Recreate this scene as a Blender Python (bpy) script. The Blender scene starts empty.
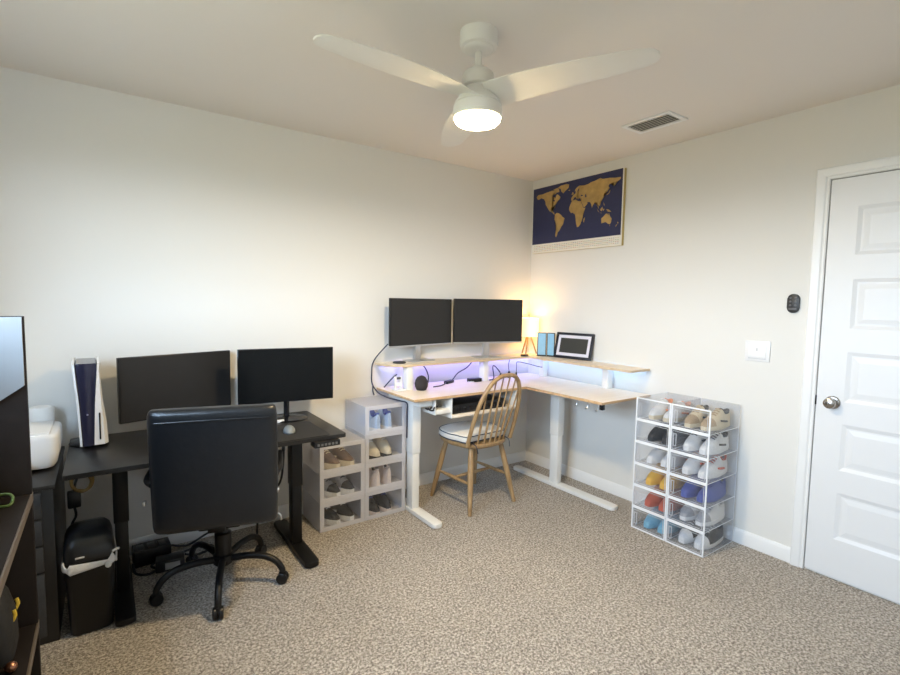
import bpy, bmesh, math, random
from mathutils import Vector, Matrix
R = math.radians
random.seed(7)
scene = bpy.context.scene
COL = scene.collection

# ------------------------------------------------------------------ materials
MATS = {}
def mat(name, color, rough=.5, metal=0., spec=.5, emit=None, estr=0., coat=0., noise=None, bump=None, sheen=0., transmission=0.):
    """principled material; noise=(scale, amount) varies the colour, bump=(scale, strength)"""
    if name in MATS: return MATS[name]
    m = bpy.data.materials.new(name); m.use_nodes = True
    nt = m.node_tree; b = nt.nodes['Principled BSDF']
    c = (*color, 1)
    b.inputs['Base Color'].default_value = c
    b.inputs['Roughness'].default_value = rough
    b.inputs['Metallic'].default_value = metal
    b.inputs['Specular IOR Level'].default_value = spec
    b.inputs['Coat Weight'].default_value = coat
    b.inputs['Sheen Weight'].default_value = sheen
    b.inputs['Transmission Weight'].default_value = transmission
    if emit:
        b.inputs['Emission Color'].default_value = (*emit, 1); b.inputs['Emission Strength'].default_value = estr
    tc = nt.nodes.new('ShaderNodeTexCoord')
    n = nt.nodes.new('ShaderNodeTexNoise'); nt.links.new(tc.outputs['Object'], n.inputs['Vector'])
    sc, am = noise or (14, .05)
    n.inputs['Scale'].default_value = sc; n.inputs['Detail'].default_value = 4
    mr = nt.nodes.new('ShaderNodeMapRange')
    mr.inputs['To Min'].default_value = 1 - am; mr.inputs['To Max'].default_value = 1 + am
    nt.links.new(n.outputs['Fac'], mr.inputs['Value'])
    vm = nt.nodes.new('ShaderNodeVectorMath'); vm.operation = 'SCALE'
    vm.inputs[0].default_value = color; nt.links.new(mr.outputs['Result'], vm.inputs['Scale'])
    nt.links.new(vm.outputs['Vector'], b.inputs['Base Color'])
    if bump:
        n2 = nt.nodes.new('ShaderNodeTexNoise'); n2.inputs['Scale'].default_value = bump[0]; n2.inputs['Detail'].default_value = 5
        nt.links.new(tc.outputs['Object'], n2.inputs['Vector'])
        bp = nt.nodes.new('ShaderNodeBump'); bp.inputs['Strength'].default_value = bump[1]; bp.inputs['Distance'].default_value = .004
        nt.links.new(n2.outputs['Fac'], bp.inputs['Height']); nt.links.new(bp.outputs['Normal'], b.inputs['Normal'])
    MATS[name] = m
    return m

def wood(name, c1, c2, axis=0, scale=6., rough=.45):
    if name in MATS: return MATS[name]
    m = bpy.data.materials.new(name); m.use_nodes = True
    nt = m.node_tree; b = nt.nodes['Principled BSDF']; b.inputs['Roughness'].default_value = rough
    tc = nt.nodes.new('ShaderNodeTexCoord'); mp = nt.nodes.new('ShaderNodeMapping')
    s = [scale * 6] * 3; s[axis] = scale * .5
    mp.inputs['Scale'].default_value = s
    n = nt.nodes.new('ShaderNodeTexNoise'); n.inputs['Scale'].default_value = 1.2; n.inputs['Detail'].default_value = 6
    r = nt.nodes.new('ShaderNodeValToRGB')
    r.color_ramp.elements[0].position = .3; r.color_ramp.elements[0].color = (*c1, 1)
    r.color_ramp.elements[1].position = .7; r.color_ramp.elements[1].color = (*c2, 1)
    nt.links.new(tc.outputs['Object'], mp.inputs['Vector']); nt.links.new(mp.outputs['Vector'], n.inputs['Vector'])
    nt.links.new(n.outputs['Fac'], r.inputs['Fac']); nt.links.new(r.outputs['Color'], b.inputs['Base Color'])
    MATS[name] = m
    return m

def plastic_sheet(name, color, clear, gloss=.08, rough=.12):
    """thin see-through plastic: transparent + milky diffuse/translucent + a gloss"""
    if name in MATS: return MATS[name]
    m = bpy.data.materials.new(name); m.use_nodes = True
    nt = m.node_tree; nt.nodes.clear()
    out = nt.nodes.new('ShaderNodeOutputMaterial')
    tr = nt.nodes.new('ShaderNodeBsdfTransparent'); tr.inputs['Color'].default_value = (.97, .98, 1, 1)
    df = nt.nodes.new('ShaderNodeBsdfDiffuse'); df.inputs['Color'].default_value = (*color, 1)
    tl = nt.nodes.new('ShaderNodeBsdfTranslucent'); tl.inputs['Color'].default_value = (*color, 1)
    gl = nt.nodes.new('ShaderNodeBsdfGlossy'); gl.inputs['Roughness'].default_value = rough
    m1 = nt.nodes.new('ShaderNodeMixShader'); m1.inputs[0].default_value = .4
    nt.links.new(df.outputs[0], m1.inputs[1]); nt.links.new(tl.outputs[0], m1.inputs[2])
    m2 = nt.nodes.new('ShaderNodeMixShader'); m2.inputs[0].default_value = clear
    nt.links.new(m1.outputs[0], m2.inputs[1]); nt.links.new(tr.outputs[0], m2.inputs[2])
    m3 = nt.nodes.new('ShaderNodeMixShader'); m3.inputs[0].default_value = gloss
    nt.links.new(m2.outputs[0], m3.inputs[1]); nt.links.new(gl.outputs[0], m3.inputs[2])
    nt.links.new(m3.outputs[0], out.inputs['Surface'])
    MATS[name] = m
    return m

def carpet_mat():
    m = bpy.data.materials.new('carpet_pile'); m.use_nodes = True
    nt = m.node_tree; b = nt.nodes['Principled BSDF']; b.inputs['Roughness'].default_value = .95
    b.inputs['Specular IOR Level'].default_value = .1; b.inputs['Sheen Weight'].default_value = .15
    L = nt.links.new
    tc = nt.nodes.new('ShaderNodeTexCoord')
    n = nt.nodes.new('ShaderNodeTexNoise'); n.inputs['Scale'].default_value = 95; n.inputs['Detail'].default_value = 3; n.inputs['Roughness'].default_value = .8
    v = nt.nodes.new('ShaderNodeTexVoronoi'); v.inputs['Scale'].default_value = 150
    n3 = nt.nodes.new('ShaderNodeTexNoise'); n3.inputs['Scale'].default_value = 2.2; n3.inputs['Detail'].default_value = 3
    for q in (n, v, n3): L(tc.outputs['Object'], q.inputs['Vector'])
    r = nt.nodes.new('ShaderNodeValToRGB'); e = r.color_ramp.elements
    e[0].position = .36; e[0].color = (.165, .140, .115, 1)
    e[1].position = .65; e[1].color = (.71, .66, .59, 1)
    k = e.new(.44); k.color = (.272, .237, .199, 1)
    k = e.new(.50); k.color = (.405, .362, .312, 1)
    k = e.new(.56); k.color = (.535, .485, .425, 1)
    sc = nt.nodes.new('ShaderNodeSeparateColor'); L(v.outputs['Color'], sc.inputs['Color'])
    mx = nt.nodes.new('ShaderNodeMapRange'); mx.inputs['To Min'].default_value = -.06; mx.inputs['To Max'].default_value = .06
    L(sc.outputs['Red'], mx.inputs['Value'])
    sm_ = nt.nodes.new('ShaderNodeMath'); sm_.operation = 'ADD'; L(n.outputs['Fac'], sm_.inputs[0]); L(mx.outputs['Result'], sm_.inputs[1])
    L(sm_.outputs[0], r.inputs['Fac'])
    mr = nt.nodes.new('ShaderNodeMapRange'); mr.inputs['To Min'].default_value = .86; mr.inputs['To Max'].default_value = 1.14
    L(n3.outputs['Fac'], mr.inputs['Value'])
    vm = nt.nodes.new('ShaderNodeVectorMath'); vm.operation = 'SCALE'
    L(r.outputs['Color'], vm.inputs[0]); L(mr.outputs['Result'], vm.inputs['Scale'])
    L(vm.outputs['Vector'], b.inputs['Base Color'])
    ad = nt.nodes.new('ShaderNodeMath'); ad.operation = 'SUBTRACT'
    L(n.outputs['Fac'], ad.inputs[0]); L(v.outputs['Distance'], ad.inputs[1])
    bp = nt.nodes.new('ShaderNodeBump'); bp.inputs['Strength'].default_value = .8; bp.inputs['Distance'].default_value = .006
    L(ad.outputs[0], bp.inputs['Height']); L(bp.outputs['Normal'], b.inputs['Normal'])
    return m

WALL = mat('wall_paint', (.77, .755, .715), .75, spec=.25, noise=(1.5, .012), bump=(260, .06))
CEIL = mat('ceiling_paint', (.80, .755, .70), .85, spec=.2, noise=(1.5, .012), bump=(180, .10))
TRIM = mat('white_trim_paint', (.84, .84, .83), .38, noise=(3, .01))
DOORW = mat('white_door_paint', (.79, .795, .80), .42, noise=(3, .01))
CARPET = carpet_mat()
BLACKW = mat('black_laminate', (.014, .0135, .0135), .38, noise=(40, .25))
BLACKM = mat('black_metal', (.006, .006, .0065), .42, spec=.35, noise=(30, .1))
BLACKP = mat('black_plastic', (.008, .008, .009), .35, spec=.4, noise=(30, .1))
MATTE = mat('black_mat_cloth', (.022, .022, .023), .8, noise=(200, .2))
GLOSSB = mat('glossy_black', (.008, .008, .010), .1, noise=(30, .1))
LEATHER = mat('black_leather', (.009, .0105, .013), .34, spec=.5, noise=(30, .15), bump=(9, .9))
SCREEN = mat('matte_screen', (.020, .019, .019), .45, spec=.35, noise=(20, .03))
SCREENG = mat('dark_screen', (.004, .005, .006), .25, spec=.22, noise=(20, .03))
SILVER = mat('silver_metal', (.62, .62, .63), .3, metal=.9, noise=(40, .05))
NICKEL = mat('satin_nickel', (.42, .39, .36), .25, metal=1., noise=(40, .05))
WHITEM = mat('white_metal', (.82, .82, .80), .4, noise=(20, .02))
WHITEP = mat('white_plastic', (.82, .82, .82), .35, noise=(20, .02))
FANW = mat('fan_white', (.78, .76, .71), .45, noise=(20, .02))
MAPLE = wood('maple_top', (.84, .745, .63), (.89, .805, .70), 0, 5.)
MAPLEY = wood('maple_top_wing', (.78, .63, .46), (.86, .73, .56), 1, 5.)
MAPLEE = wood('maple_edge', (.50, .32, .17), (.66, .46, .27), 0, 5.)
OAK = wood('oak_chair', (.28, .172, .078), (.44, .295, .15), 2, 7., .4)
CUSH = mat('white_cushion', (.76, .74, .70), .9, noise=(60, .04), bump=(300, .2), sheen=.2)
NAVY = mat('navy_piping', (.02, .03, .06), .8)
BROWNW = mat('espresso_wood', (.014, .010, .009), .6, spec=.3, noise=(25, .3))
EDGEB = mat('worn_shelf_edge', (.17, .14, .115), .45, noise=(30, .15))
DARKDR = mat('charcoal_drawer', (.040, .042, .046), .55, noise=(60, .2))
CLEAR = plastic_sheet('clear_plastic', (.80, .84, .90), .84, .06)
CLEARD = plastic_sheet('clear_door_plastic', (.8, .84, .9), .97, .04, .06)
FROST = plastic_sheet('frosted_plastic', (.84, .84, .88), .40, .05, .25)
FROSTF = plastic_sheet('frosted_front', (.84, .84, .88), .25, .05, .25)
FROSTD = plastic_sheet('frosted_window', (.84, .84, .9), .98, .03, .1)
WFRAME = mat('white_box_frame', (.84, .86, .89), .35, noise=(20, .02))
CABLE = mat('black_cable', (.014, .014, .017), .5)
CABLEB = mat('dark_blue_cable', (.03, .035, .07), .5)

# ------------------------------------------------------------------ mesh builder
class MB:
    def __init__(s): s.bm = bmesh.new(); s.mi = 0
    def _new(s, f):
        n = len(s.bm.faces); f(); s.bm.faces.ensure_lookup_table()
        for i in range(n, len(s.bm.faces)): s.bm.faces[i].material_index = s.mi
    def faces(s, vs, fs, M=None):
        v = [s.bm.verts.new(M @ Vector(p) if M else p) for p in vs]
        for f in fs:
            try: s.bm.faces.new([v[i] for i in f]).material_index = s.mi
            except ValueError: pass
        return v
    def box(s, x0, x1, y0, y1, z0, z1, bev=0., M=None, seg=2):
        t = bmesh.new()
        bmesh.ops.create_cube(t, size=1)
        for v in t.verts:
            v.co = Vector(((x0 + x1) / 2 + v.co.x * (x1 - x0), (y0 + y1) / 2 + v.co.y * (y1 - y0), (z0 + z1) / 2 + v.co.z * (z1 - z0)))
        if bev: bmesh.ops.bevel(t, geom=t.edges[:], offset=bev, segments=seg, affect='EDGES', profile=.5)
        s.absorb(t, M); return s
    def absorb(s, t, M=None):
        t.verts.index_update()
        s.faces([v.co.copy() for v in t.verts], [[v.index for v in f.verts] for f in t.faces], M); t.free()
    def lathe(s, prof, n=32, M=None, cap=True, sx=1., sy=1.):
        vs, fs = [], []
        for r, z in prof:
            for i in range(n):
                a = 2 * math.pi * i / n; vs.append((r * sx * math.cos(a), r * sy * math.sin(a), z))
        for k in range(len(prof) - 1):
            for i in range(n):
                j = (i + 1) % n; fs.append((k * n + i, k * n + j, (k + 1) * n + j, (k + 1) * n + i))
        if cap: fs += [tuple(range(n))[::-1], tuple(range((len(prof) - 1) * n, len(prof) * n))]
        s.faces(vs, fs, M); return s
    def loft(s, rings, cap=True, M=None, closed=True):
        n = len(rings[0]); vs = [p for r in rings for p in r]; fs = []
        for k in range(len(rings) - 1):
            for i in range(n if closed else n - 1):
                j = (i + 1) % n; fs.append((k * n + i, k * n + j, (k + 1) * n + j, (k + 1) * n + i))
        if cap: fs += [tuple(range(n))[::-1], tuple(range((len(rings) - 1) * n, len(rings) * n))]
        s.faces(vs, fs, M); return s
    def tube(s, pts, r, n=10, smooth=0, M=None, cap=True):
        pts = [Vector(p) for p in pts]
        if smooth and len(pts) > 2: pts = catmull(pts, smooth)
        rs = r if callable(r) else (lambda t: r)
        rings = []; prev = None
        for i, p in enumerate(pts):
            a = pts[max(i - 1, 0)]; b = pts[min(i + 1, len(pts) - 1)]
            d = (b - a).normalized()
            if prev is None:
                u = d.cross(Vector((0, 0, 1)));
                if u.length < .05: u = d.cross(Vector((0, 1, 0)))
            else: u = prev - d * prev.dot(d)
            u.normalize(); prev = u; w = d.cross(u); q = rs(i / (len(pts) - 1))
            rings.append([p + (u * math.cos(2 * math.pi * k / n) + w * math.sin(2 * math.pi * k / n)) * q for k in range(n)])
        return s.loft(rings, cap, M)
    def prism(s, poly, z0, z1, M=None, bev=0.):
        n = len(poly); t = bmesh.new()
        a = [t.verts.new((x, y, z0)) for x, y in poly]; b = [t.verts.new((x, y, z1)) for x, y in poly]
        t.faces.new(a[::-1]); t.faces.new(b)
        for i in range(n): t.faces.new((a[i], a[(i + 1) % n], b[(i + 1) % n], b[i]))
        if bev: bmesh.ops.bevel(t, geom=[e for e in t.edges if abs(e.verts[0].co.z - e.verts[1].co.z) < 1e-6], offset=bev, segments=2, affect='EDGES', profile=.5)
        s.absorb(t, M); return s
    def ball(s, c, rx, ry=None, rz=None, n=20, m=12, M=None):
        ry = ry or rx; rz = rz or rx
        t = bmesh.new(); bmesh.ops.create_uvsphere(t, u_segments=n, v_segments=m, radius=1)
        for v in t.verts: v.co = Vector((c[0] + v.co.x * rx, c[1] + v.co.y * ry, c[2] + v.co.z * rz))
        s.absorb(t, M); return s
    def build(s, name, mats, parent=None, smooth=40, bev=0., loc=None, rotz=0.):
        bmesh.ops.recalc_face_normals(s.bm, faces=s.bm.faces[:])
        me = bpy.data.meshes.new(name); s.bm.to_mesh(me); s.bm.free()
        for m in (mats if isinstance(mats, (list, tuple)) else [mats]): me.materials.append(m)
        if smooth:
            for p in me.polygons: p.use_smooth = True
            me.set_sharp_from_angle(angle=R(smooth))
        o = bpy.data.objects.new(name, me); COL.objects.link(o)
        if parent: o.parent = parent
        if loc: o.location = loc
        o.rotation_euler.z = rotz
        return o

def rect_frame(m, u0, u1, v0, v1, fw, w0, w1, axes, bev=0., M=None):
    """four butt-jointed bars round a rectangle; axes = order of (u, v, w) as x, y, z indices"""
    for a in ((u0, u1, v0, v0 + fw), (u0, u1, v1 - fw, v1), (u0, u0 + fw, v0 + fw, v1 - fw), (u1 - fw, u1, v0 + fw, v1 - fw)):
        lo = [0] * 3; hi = [0] * 3
        for ax, l, h in zip(axes, (a[0], a[2], w0), (a[1], a[3], w1)): lo[ax] = l; hi[ax] = h
        m.box(lo[0], hi[0], lo[1], hi[1], lo[2], hi[2], bev, M)

def catmull(p, k):
    out = []; n = len(p)
    for i in range(n - 1):
        a, b, c, d = p[max(i - 1, 0)], p[i], p[i + 1], p[min(i + 2, n - 1)]
        for j in range(k):
            t = j / k
            out.append(.5 * ((2 * b) + (c - a) * t + (2 * a - 5 * b + 4 * c - d) * t * t + (3 * b - a - 3 * c + d) * t ** 3))
    out.append(p[-1]); return out

def T(x=0, y=0, z=0, rx=0, ry=0, rz=0):
    return Matrix.Translation((x, y, z)) @ Matrix.Rotation(rz, 4, 'Z') @ Matrix.Rotation(ry, 4, 'Y') @ Matrix.Rotation(rx, 4, 'X')

def tag(o, label, cat, group=None):
    o['label'] = label; o['category'] = cat
    if group: o['group'] = group
    return o
def thing(name, label, cat, loc=(0, 0, 0), rotz=0., group=None):
    o = bpy.data.objects.new(name, None); COL.objects.link(o)
    o.empty_display_size = .1; o.location = loc; o.rotation_euler = (0, 0, rotz)
    return tag(o, label, cat, group)
def struct(o): o['kind'] = 'structure'; return o
def copy_tree(root, loc, rotz, label, group=None):
    r = root.copy(); COL.objects.link(r); r.location = loc; r.rotation_euler = (0, 0, rotz); r['label'] = label
    if group: r['group'] = group
    for ch in list(root.children):
        c = ch.copy(); COL.objects.link(c); c.parent = r
        for g in list(ch.children):
            d = g.copy(); COL.objects.link(d); d.parent = c
    return r
def rrect(w, h, r, n=6):
    out = []
    for cx, cy, a0 in ((w / 2 - r, h / 2 - r, 0), (-w / 2 + r, h / 2 - r, 90), (-w / 2 + r, -h / 2 + r, 180), (w / 2 - r, -h / 2 + r, 270)):
        for i in range(n + 1):
            a = R(a0 + 90 * i / n); out.append((cx + r * math.cos(a), cy + r * math.sin(a)))
    return out

H = 2.44; XL = -3.75; YB = -4.35
DX0, DX1 = -2.142, -2.955      # door slab y range

# ------------------------------------------------------------------ room shell
struct(MB().box(XL - .15, .15, YB - .15, .15, -.12, 0).build('floor', CARPET, smooth=0))
struct(MB().box(XL - .15, .15, YB - .15, .15, H, H + .12).build('ceiling', CEIL, smooth=0))
struct(MB().box(XL - .15, .15, 0, .15, 0, H).build('wall_back', WALL, smooth=0))
struct(MB().box(0, .15, YB - .15, 0, 0, H).build('wall_right', WALL, smooth=0))
struct(MB().box(XL - .15, .15, YB - .15, YB, 0, H).build('wall_front', WALL, smooth=0))
# left side wall with the window the daylight comes through
WY0, WY1, WZ0, WZ1 = -2.75, -1.15, 1.10, 2.16
w = MB()
w.box(XL - .15, XL, YB, WY0, 0, H); w.box(XL - .15, XL, WY1, 0, 0, H)
w.box(XL - .15, XL, WY0, WY1, 0, WZ0); w.box(XL - .15, XL, WY0, WY1, WZ1, H)
struct(w.build('wall_left', WALL, smooth=0))
w = MB(); fx0, fx1 = XL - .10, XL - .05
rect_frame(w, WY0, WY1, WZ0, WZ1, .05, fx0, fx1, (1, 2, 0), .003)
w.box(fx0 + .005, fx1 - .005, WY0 + .05, WY1 - .05, 1.61, 1.65, .003)
win = struct(w.build('window_1', TRIM))
pane = MB().box(XL - .078, XL - .074, WY0 + .05, WY1 - .05, WZ0 + .05, WZ1 - .05).build('pane', plastic_sheet('window_glass', (.9, .9, .9), .97, .03, .02), win, smooth=0)

# baseboards
def baseboard(name, axis, a0, a1):
    m = MB(); prof = [(0, 0), (.014, 0), (.014, .066), (.010, .074), (.006, .084), (0, .084)]
    if axis == 'x': rings = [[(a, -d, z) for d, z in prof] for a in (a0, a1)]
    else: rings = [[(-d, a, z) for d, z in prof] for a in (a0, a1)]
    m.loft(rings); return struct(m.build(name, TRIM, smooth=30))
baseboard('baseboard_back', 'x', XL, -.0)
baseboard('baseboard_right', 'y', -2.077, -.014)
baseboard('baseboard_right.001', 'y', YB, -3.03)

# ------------------------------------------------------------------ door
d = MB()
xf = -.012; xr = -.005          # door face, recess floor
PW = [(.215, .459), (.575, .814), (.927, 1.181), (1.297, 1.546), (1.663, 1.902)]
py0, py1 = DX1 + .115, DX0 - .115
zb, zt = .012, 2.045
zs = [zb] + [z for p in PW for z in p] + [zt]
d.box(xf, 0, DX1, py0, zb, zt); d.box(xf, 0, py1, DX0, zb, zt)
for i in range(0, len(zs), 2): d.box(xf, 0, py0, py1, zs[i], zs[i + 1])
for z0, z1 in PW:
    def ring(i, x): return [(x, py0 + i, z0 + i), (x, py1 - i, z0 + i), (x, py1 - i, z1 - i), (x, py0 + i, z1 - i)]
    d.loft([ring(0, xf), ring(.018, xr), ring(.026, xr), ring(.050, -.009)][::-1], cap=False)
    d.faces(ring(.050, -.009), [(0, 1, 2, 3)])
door = struct(d.build('door_1', DOORW, smooth=0))
k = MB()
MK = T(xf, -2.212, .918, ry=R(-90))
k.lathe([(.0335, 0), (.0335, .004), (.029, .009), (.013, .011), (.011, .026), (.018, .030), (.0265, .038), (.028, .046), (.025, .055), (.014, .060), (0.002, .061)], 28, MK)
kn = k.build('door_knob', NICKEL, door); kn['label'] = 'satin nickel door knob'
lt = MB().box(-.016, -.002, DX0 - .001, DX0 + .006, .895, .945, .002).build('latch_plate', mat('dark_bronze', (.03, .028, .027), .4, metal=.6), door)
# casing
def casing(name, pts_fn):
    prof = [(0, 0), (0, -.013), (.006, -.016), (.014, -.016), (.020, -.021), (.044, -.025), (.054, -.025), (.060, -.020), (.065, 0)]
    m = MB(); m.loft([[pts_fn(u, x, e) for u, x in prof] for e in (0, 1)])
    return struct(m.build(name, TRIM, smooth=25))
g = .006
casing('trim_1', lambda u, x, e: (x, DX0 + g + u, 0 if e == 0 else zt + g + u))
casing('trim_2', lambda u, x, e: (x, (DX0 + g + u) if e == 0 else (DX1 - g - u), zt + g + u))
casing('trim_3', lambda u, x, e: (x, DX1 - g - u, 0 if e == 0 else zt + g + u))
# jamb gap: its shade is painted as a darker strip in the slot
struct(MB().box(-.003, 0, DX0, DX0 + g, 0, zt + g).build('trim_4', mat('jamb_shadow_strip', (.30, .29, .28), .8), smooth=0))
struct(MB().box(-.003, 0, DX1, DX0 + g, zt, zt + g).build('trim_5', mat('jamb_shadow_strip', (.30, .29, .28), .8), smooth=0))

# ------------------------------------------------------------------ wall devices
sp = thing('light_switch', 'white wide wall light switch between the shoe box tower and the door', 'light switch', (0, -1.842, 1.148))
MB().box(-.007, 0, -.066, .066, -.059, .059, .003).build('cover_plate', WHITEP, sp)
MB().box(-.0115, -.004, -.046, .046, -.034, .036, .002).build('rocker', mat('switch_white', (.88, .88, .88), .3), sp)
MB().box(-.0135, -.010, -.004, .004, .0, .018, .001).build('dimmer_notch', mat('switch_grey', (.6, .6, .62), .4), sp)
MB().box(-.009, -.004, -.046, .046, -.046, -.040, .001).build('slider_bar', mat('switch_grey', (.6, .6, .62), .4), sp)
rm = thing('remote_holder', 'black rounded fan remote in its wall cradle beside the door casing', 'remote control', (0, -2.007, 1.421))
MB().prism(rrect(.056, .102, .026), 0, .018, T(0, 0, 0, ry=R(-90)) @ T(rz=R(90)), .004).build('remote_body', mat('remote_black', (.02, .02, .021), .45), rm)
b = MB()
for z in (.030, .010, -.010):
    for y in (-.012, .012): b.lathe([(.006, .017), (.006, .020), (.003, .021)], 14, T(0, y, z, ry=R(-90)))
b.box(-.0205, -.016, -.019, .019, -.036, -.024, .001)
b.build('button', mat('button_grey', (.10, .10, .105), .5), rm)

# ------------------------------------------------------------------ ceiling vent
v = thing('ceiling_vent', 'white slotted air vent set in the ceiling above the right wall', 'air vent', (-.452, -1.412, H))
vw, vl = .19, .30
m = MB(); rect_frame(m, -vw / 2, vw / 2, -vl / 2, vl / 2, .026, -.009, 0, (0, 1, 2), .002)
m.build('frame', TRIM, v)
MB().box(-.069, .069, -.124, .124, -.0025, -.0005).build('duct_opening', mat('duct_dark', (.07, .068, .062), .9), v, smooth=0)
m = MB()
for i in range(6): m.box(-.0085, .0085, -.124, .124, -.001, .001, M=T(-.057 + i * .0228, 0, -.0065, ry=R(-30)))
m.build('slats', mat('vent_slat', (.78, .75, .70), .5), v, smooth=0)

# ------------------------------------------------------------------ ceiling fan
FC = (-1.83, -1.54)
fan = thing('ceiling_fan', 'white three-blade ceiling fan with a lit round lamp', 'ceiling fan', (*FC, 0))
MB().lathe([(.073, 2.44), (.074, 2.395), (.070, 2.383), (.060, 2.378), (.058, 2.373), (.046, 2.366), (.020, 2.364)], 40).build('canopy', FANW, fan)
MB().lathe([(.013, 2.366), (.013, 2.315), (.022, 2.312), (.024, 2.298), (.030, 2.294)], 24).build('downrod', FANW, fan)
MB().lathe([(.024, 2.300), (.046, 2.294), (.058, 2.284), (.062, 2.270), (.062, 2.238), (.058, 2.234), (.050, 2.232), (.050, 2.226)], 40).build('motor_housing', FANW, fan)
MB().lathe([(.049, 2.232), (.056, 2.228), (.064, 2.21), (.078, 2.19), (.088, 2.176), (.091, 2.168), (.088, 2.167), (.088, 2.164), (.093, 2.163), (.095, 2.150), (.095, 2.118), (.091, 2.115)], 48).build('hub_body', FANW, fan)
LAMPM = mat('fan_lamp_glass', (.95, .9, .8), .5, emit=(1.0, .76, .42), estr=85)
lampo = MB().lathe([(.089, 2.122), (.0895, 2.114), (.087, 2.105), (.080, 2.098), (.060, 2.094), (.002, 2.092)], 48).build('lamp_diffuser', LAMPM, fan)
lampo['label'] = 'glowing round lamp diffuser'
def blade_mesh(ang):
    m = MB(); rings = []
    # (radius, leading edge, trailing edge, pitch, z)
    st = [(.050, .070, -.070, 17, 2.196), (.085, .074, -.074, 15, 2.198), (.13, .078, -.078, 12, 2.201), (.18, .081, -.080, 10, 2.204), (.25, .082, -.080, 8, 2.207), (.34, .081, -.078, 6, 2.209),
          (.44, .077, -.072, 5, 2.210), (.53, .068, -.063, 5, 2.211), (.60, .059, -.054, 5, 2.211), (.632, .050, -.045, 5, 2.211), (.648, .036, -.031, 5, 2.211), (.656, .016, -.012, 5, 2.211)]
    for r, a, b_, p, z in st:
        ca, sa = math.cos(R(p)), -math.sin(R(p)); th = .0035 if r > .12 else .006
        sec = [(a, 0), (a * .5 + b_ * .5, th), (b_, 0), (a * .5 + b_ * .5, -th)]
        sec = []
        for t in (0, .1, .35, .65, .9, 1): sec.append((a + (b_ - a) * t, th * (1 if 0 < t < 1 else .3)))
        for t in (1, .9, .65, .35, .1, 0): sec.append((a + (b_ - a) * t, -th * (1 if 0 < t < 1 else .3)))
        rings.append([(r, q * ca, z + q * sa + e) for q, e in sec])
    m.loft(rings, M=T(rz=R(ang)))
    return m
for ang in (181, -65, 64): blade_mesh(ang).build('blade', FANW, fan, smooth=35)

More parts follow.
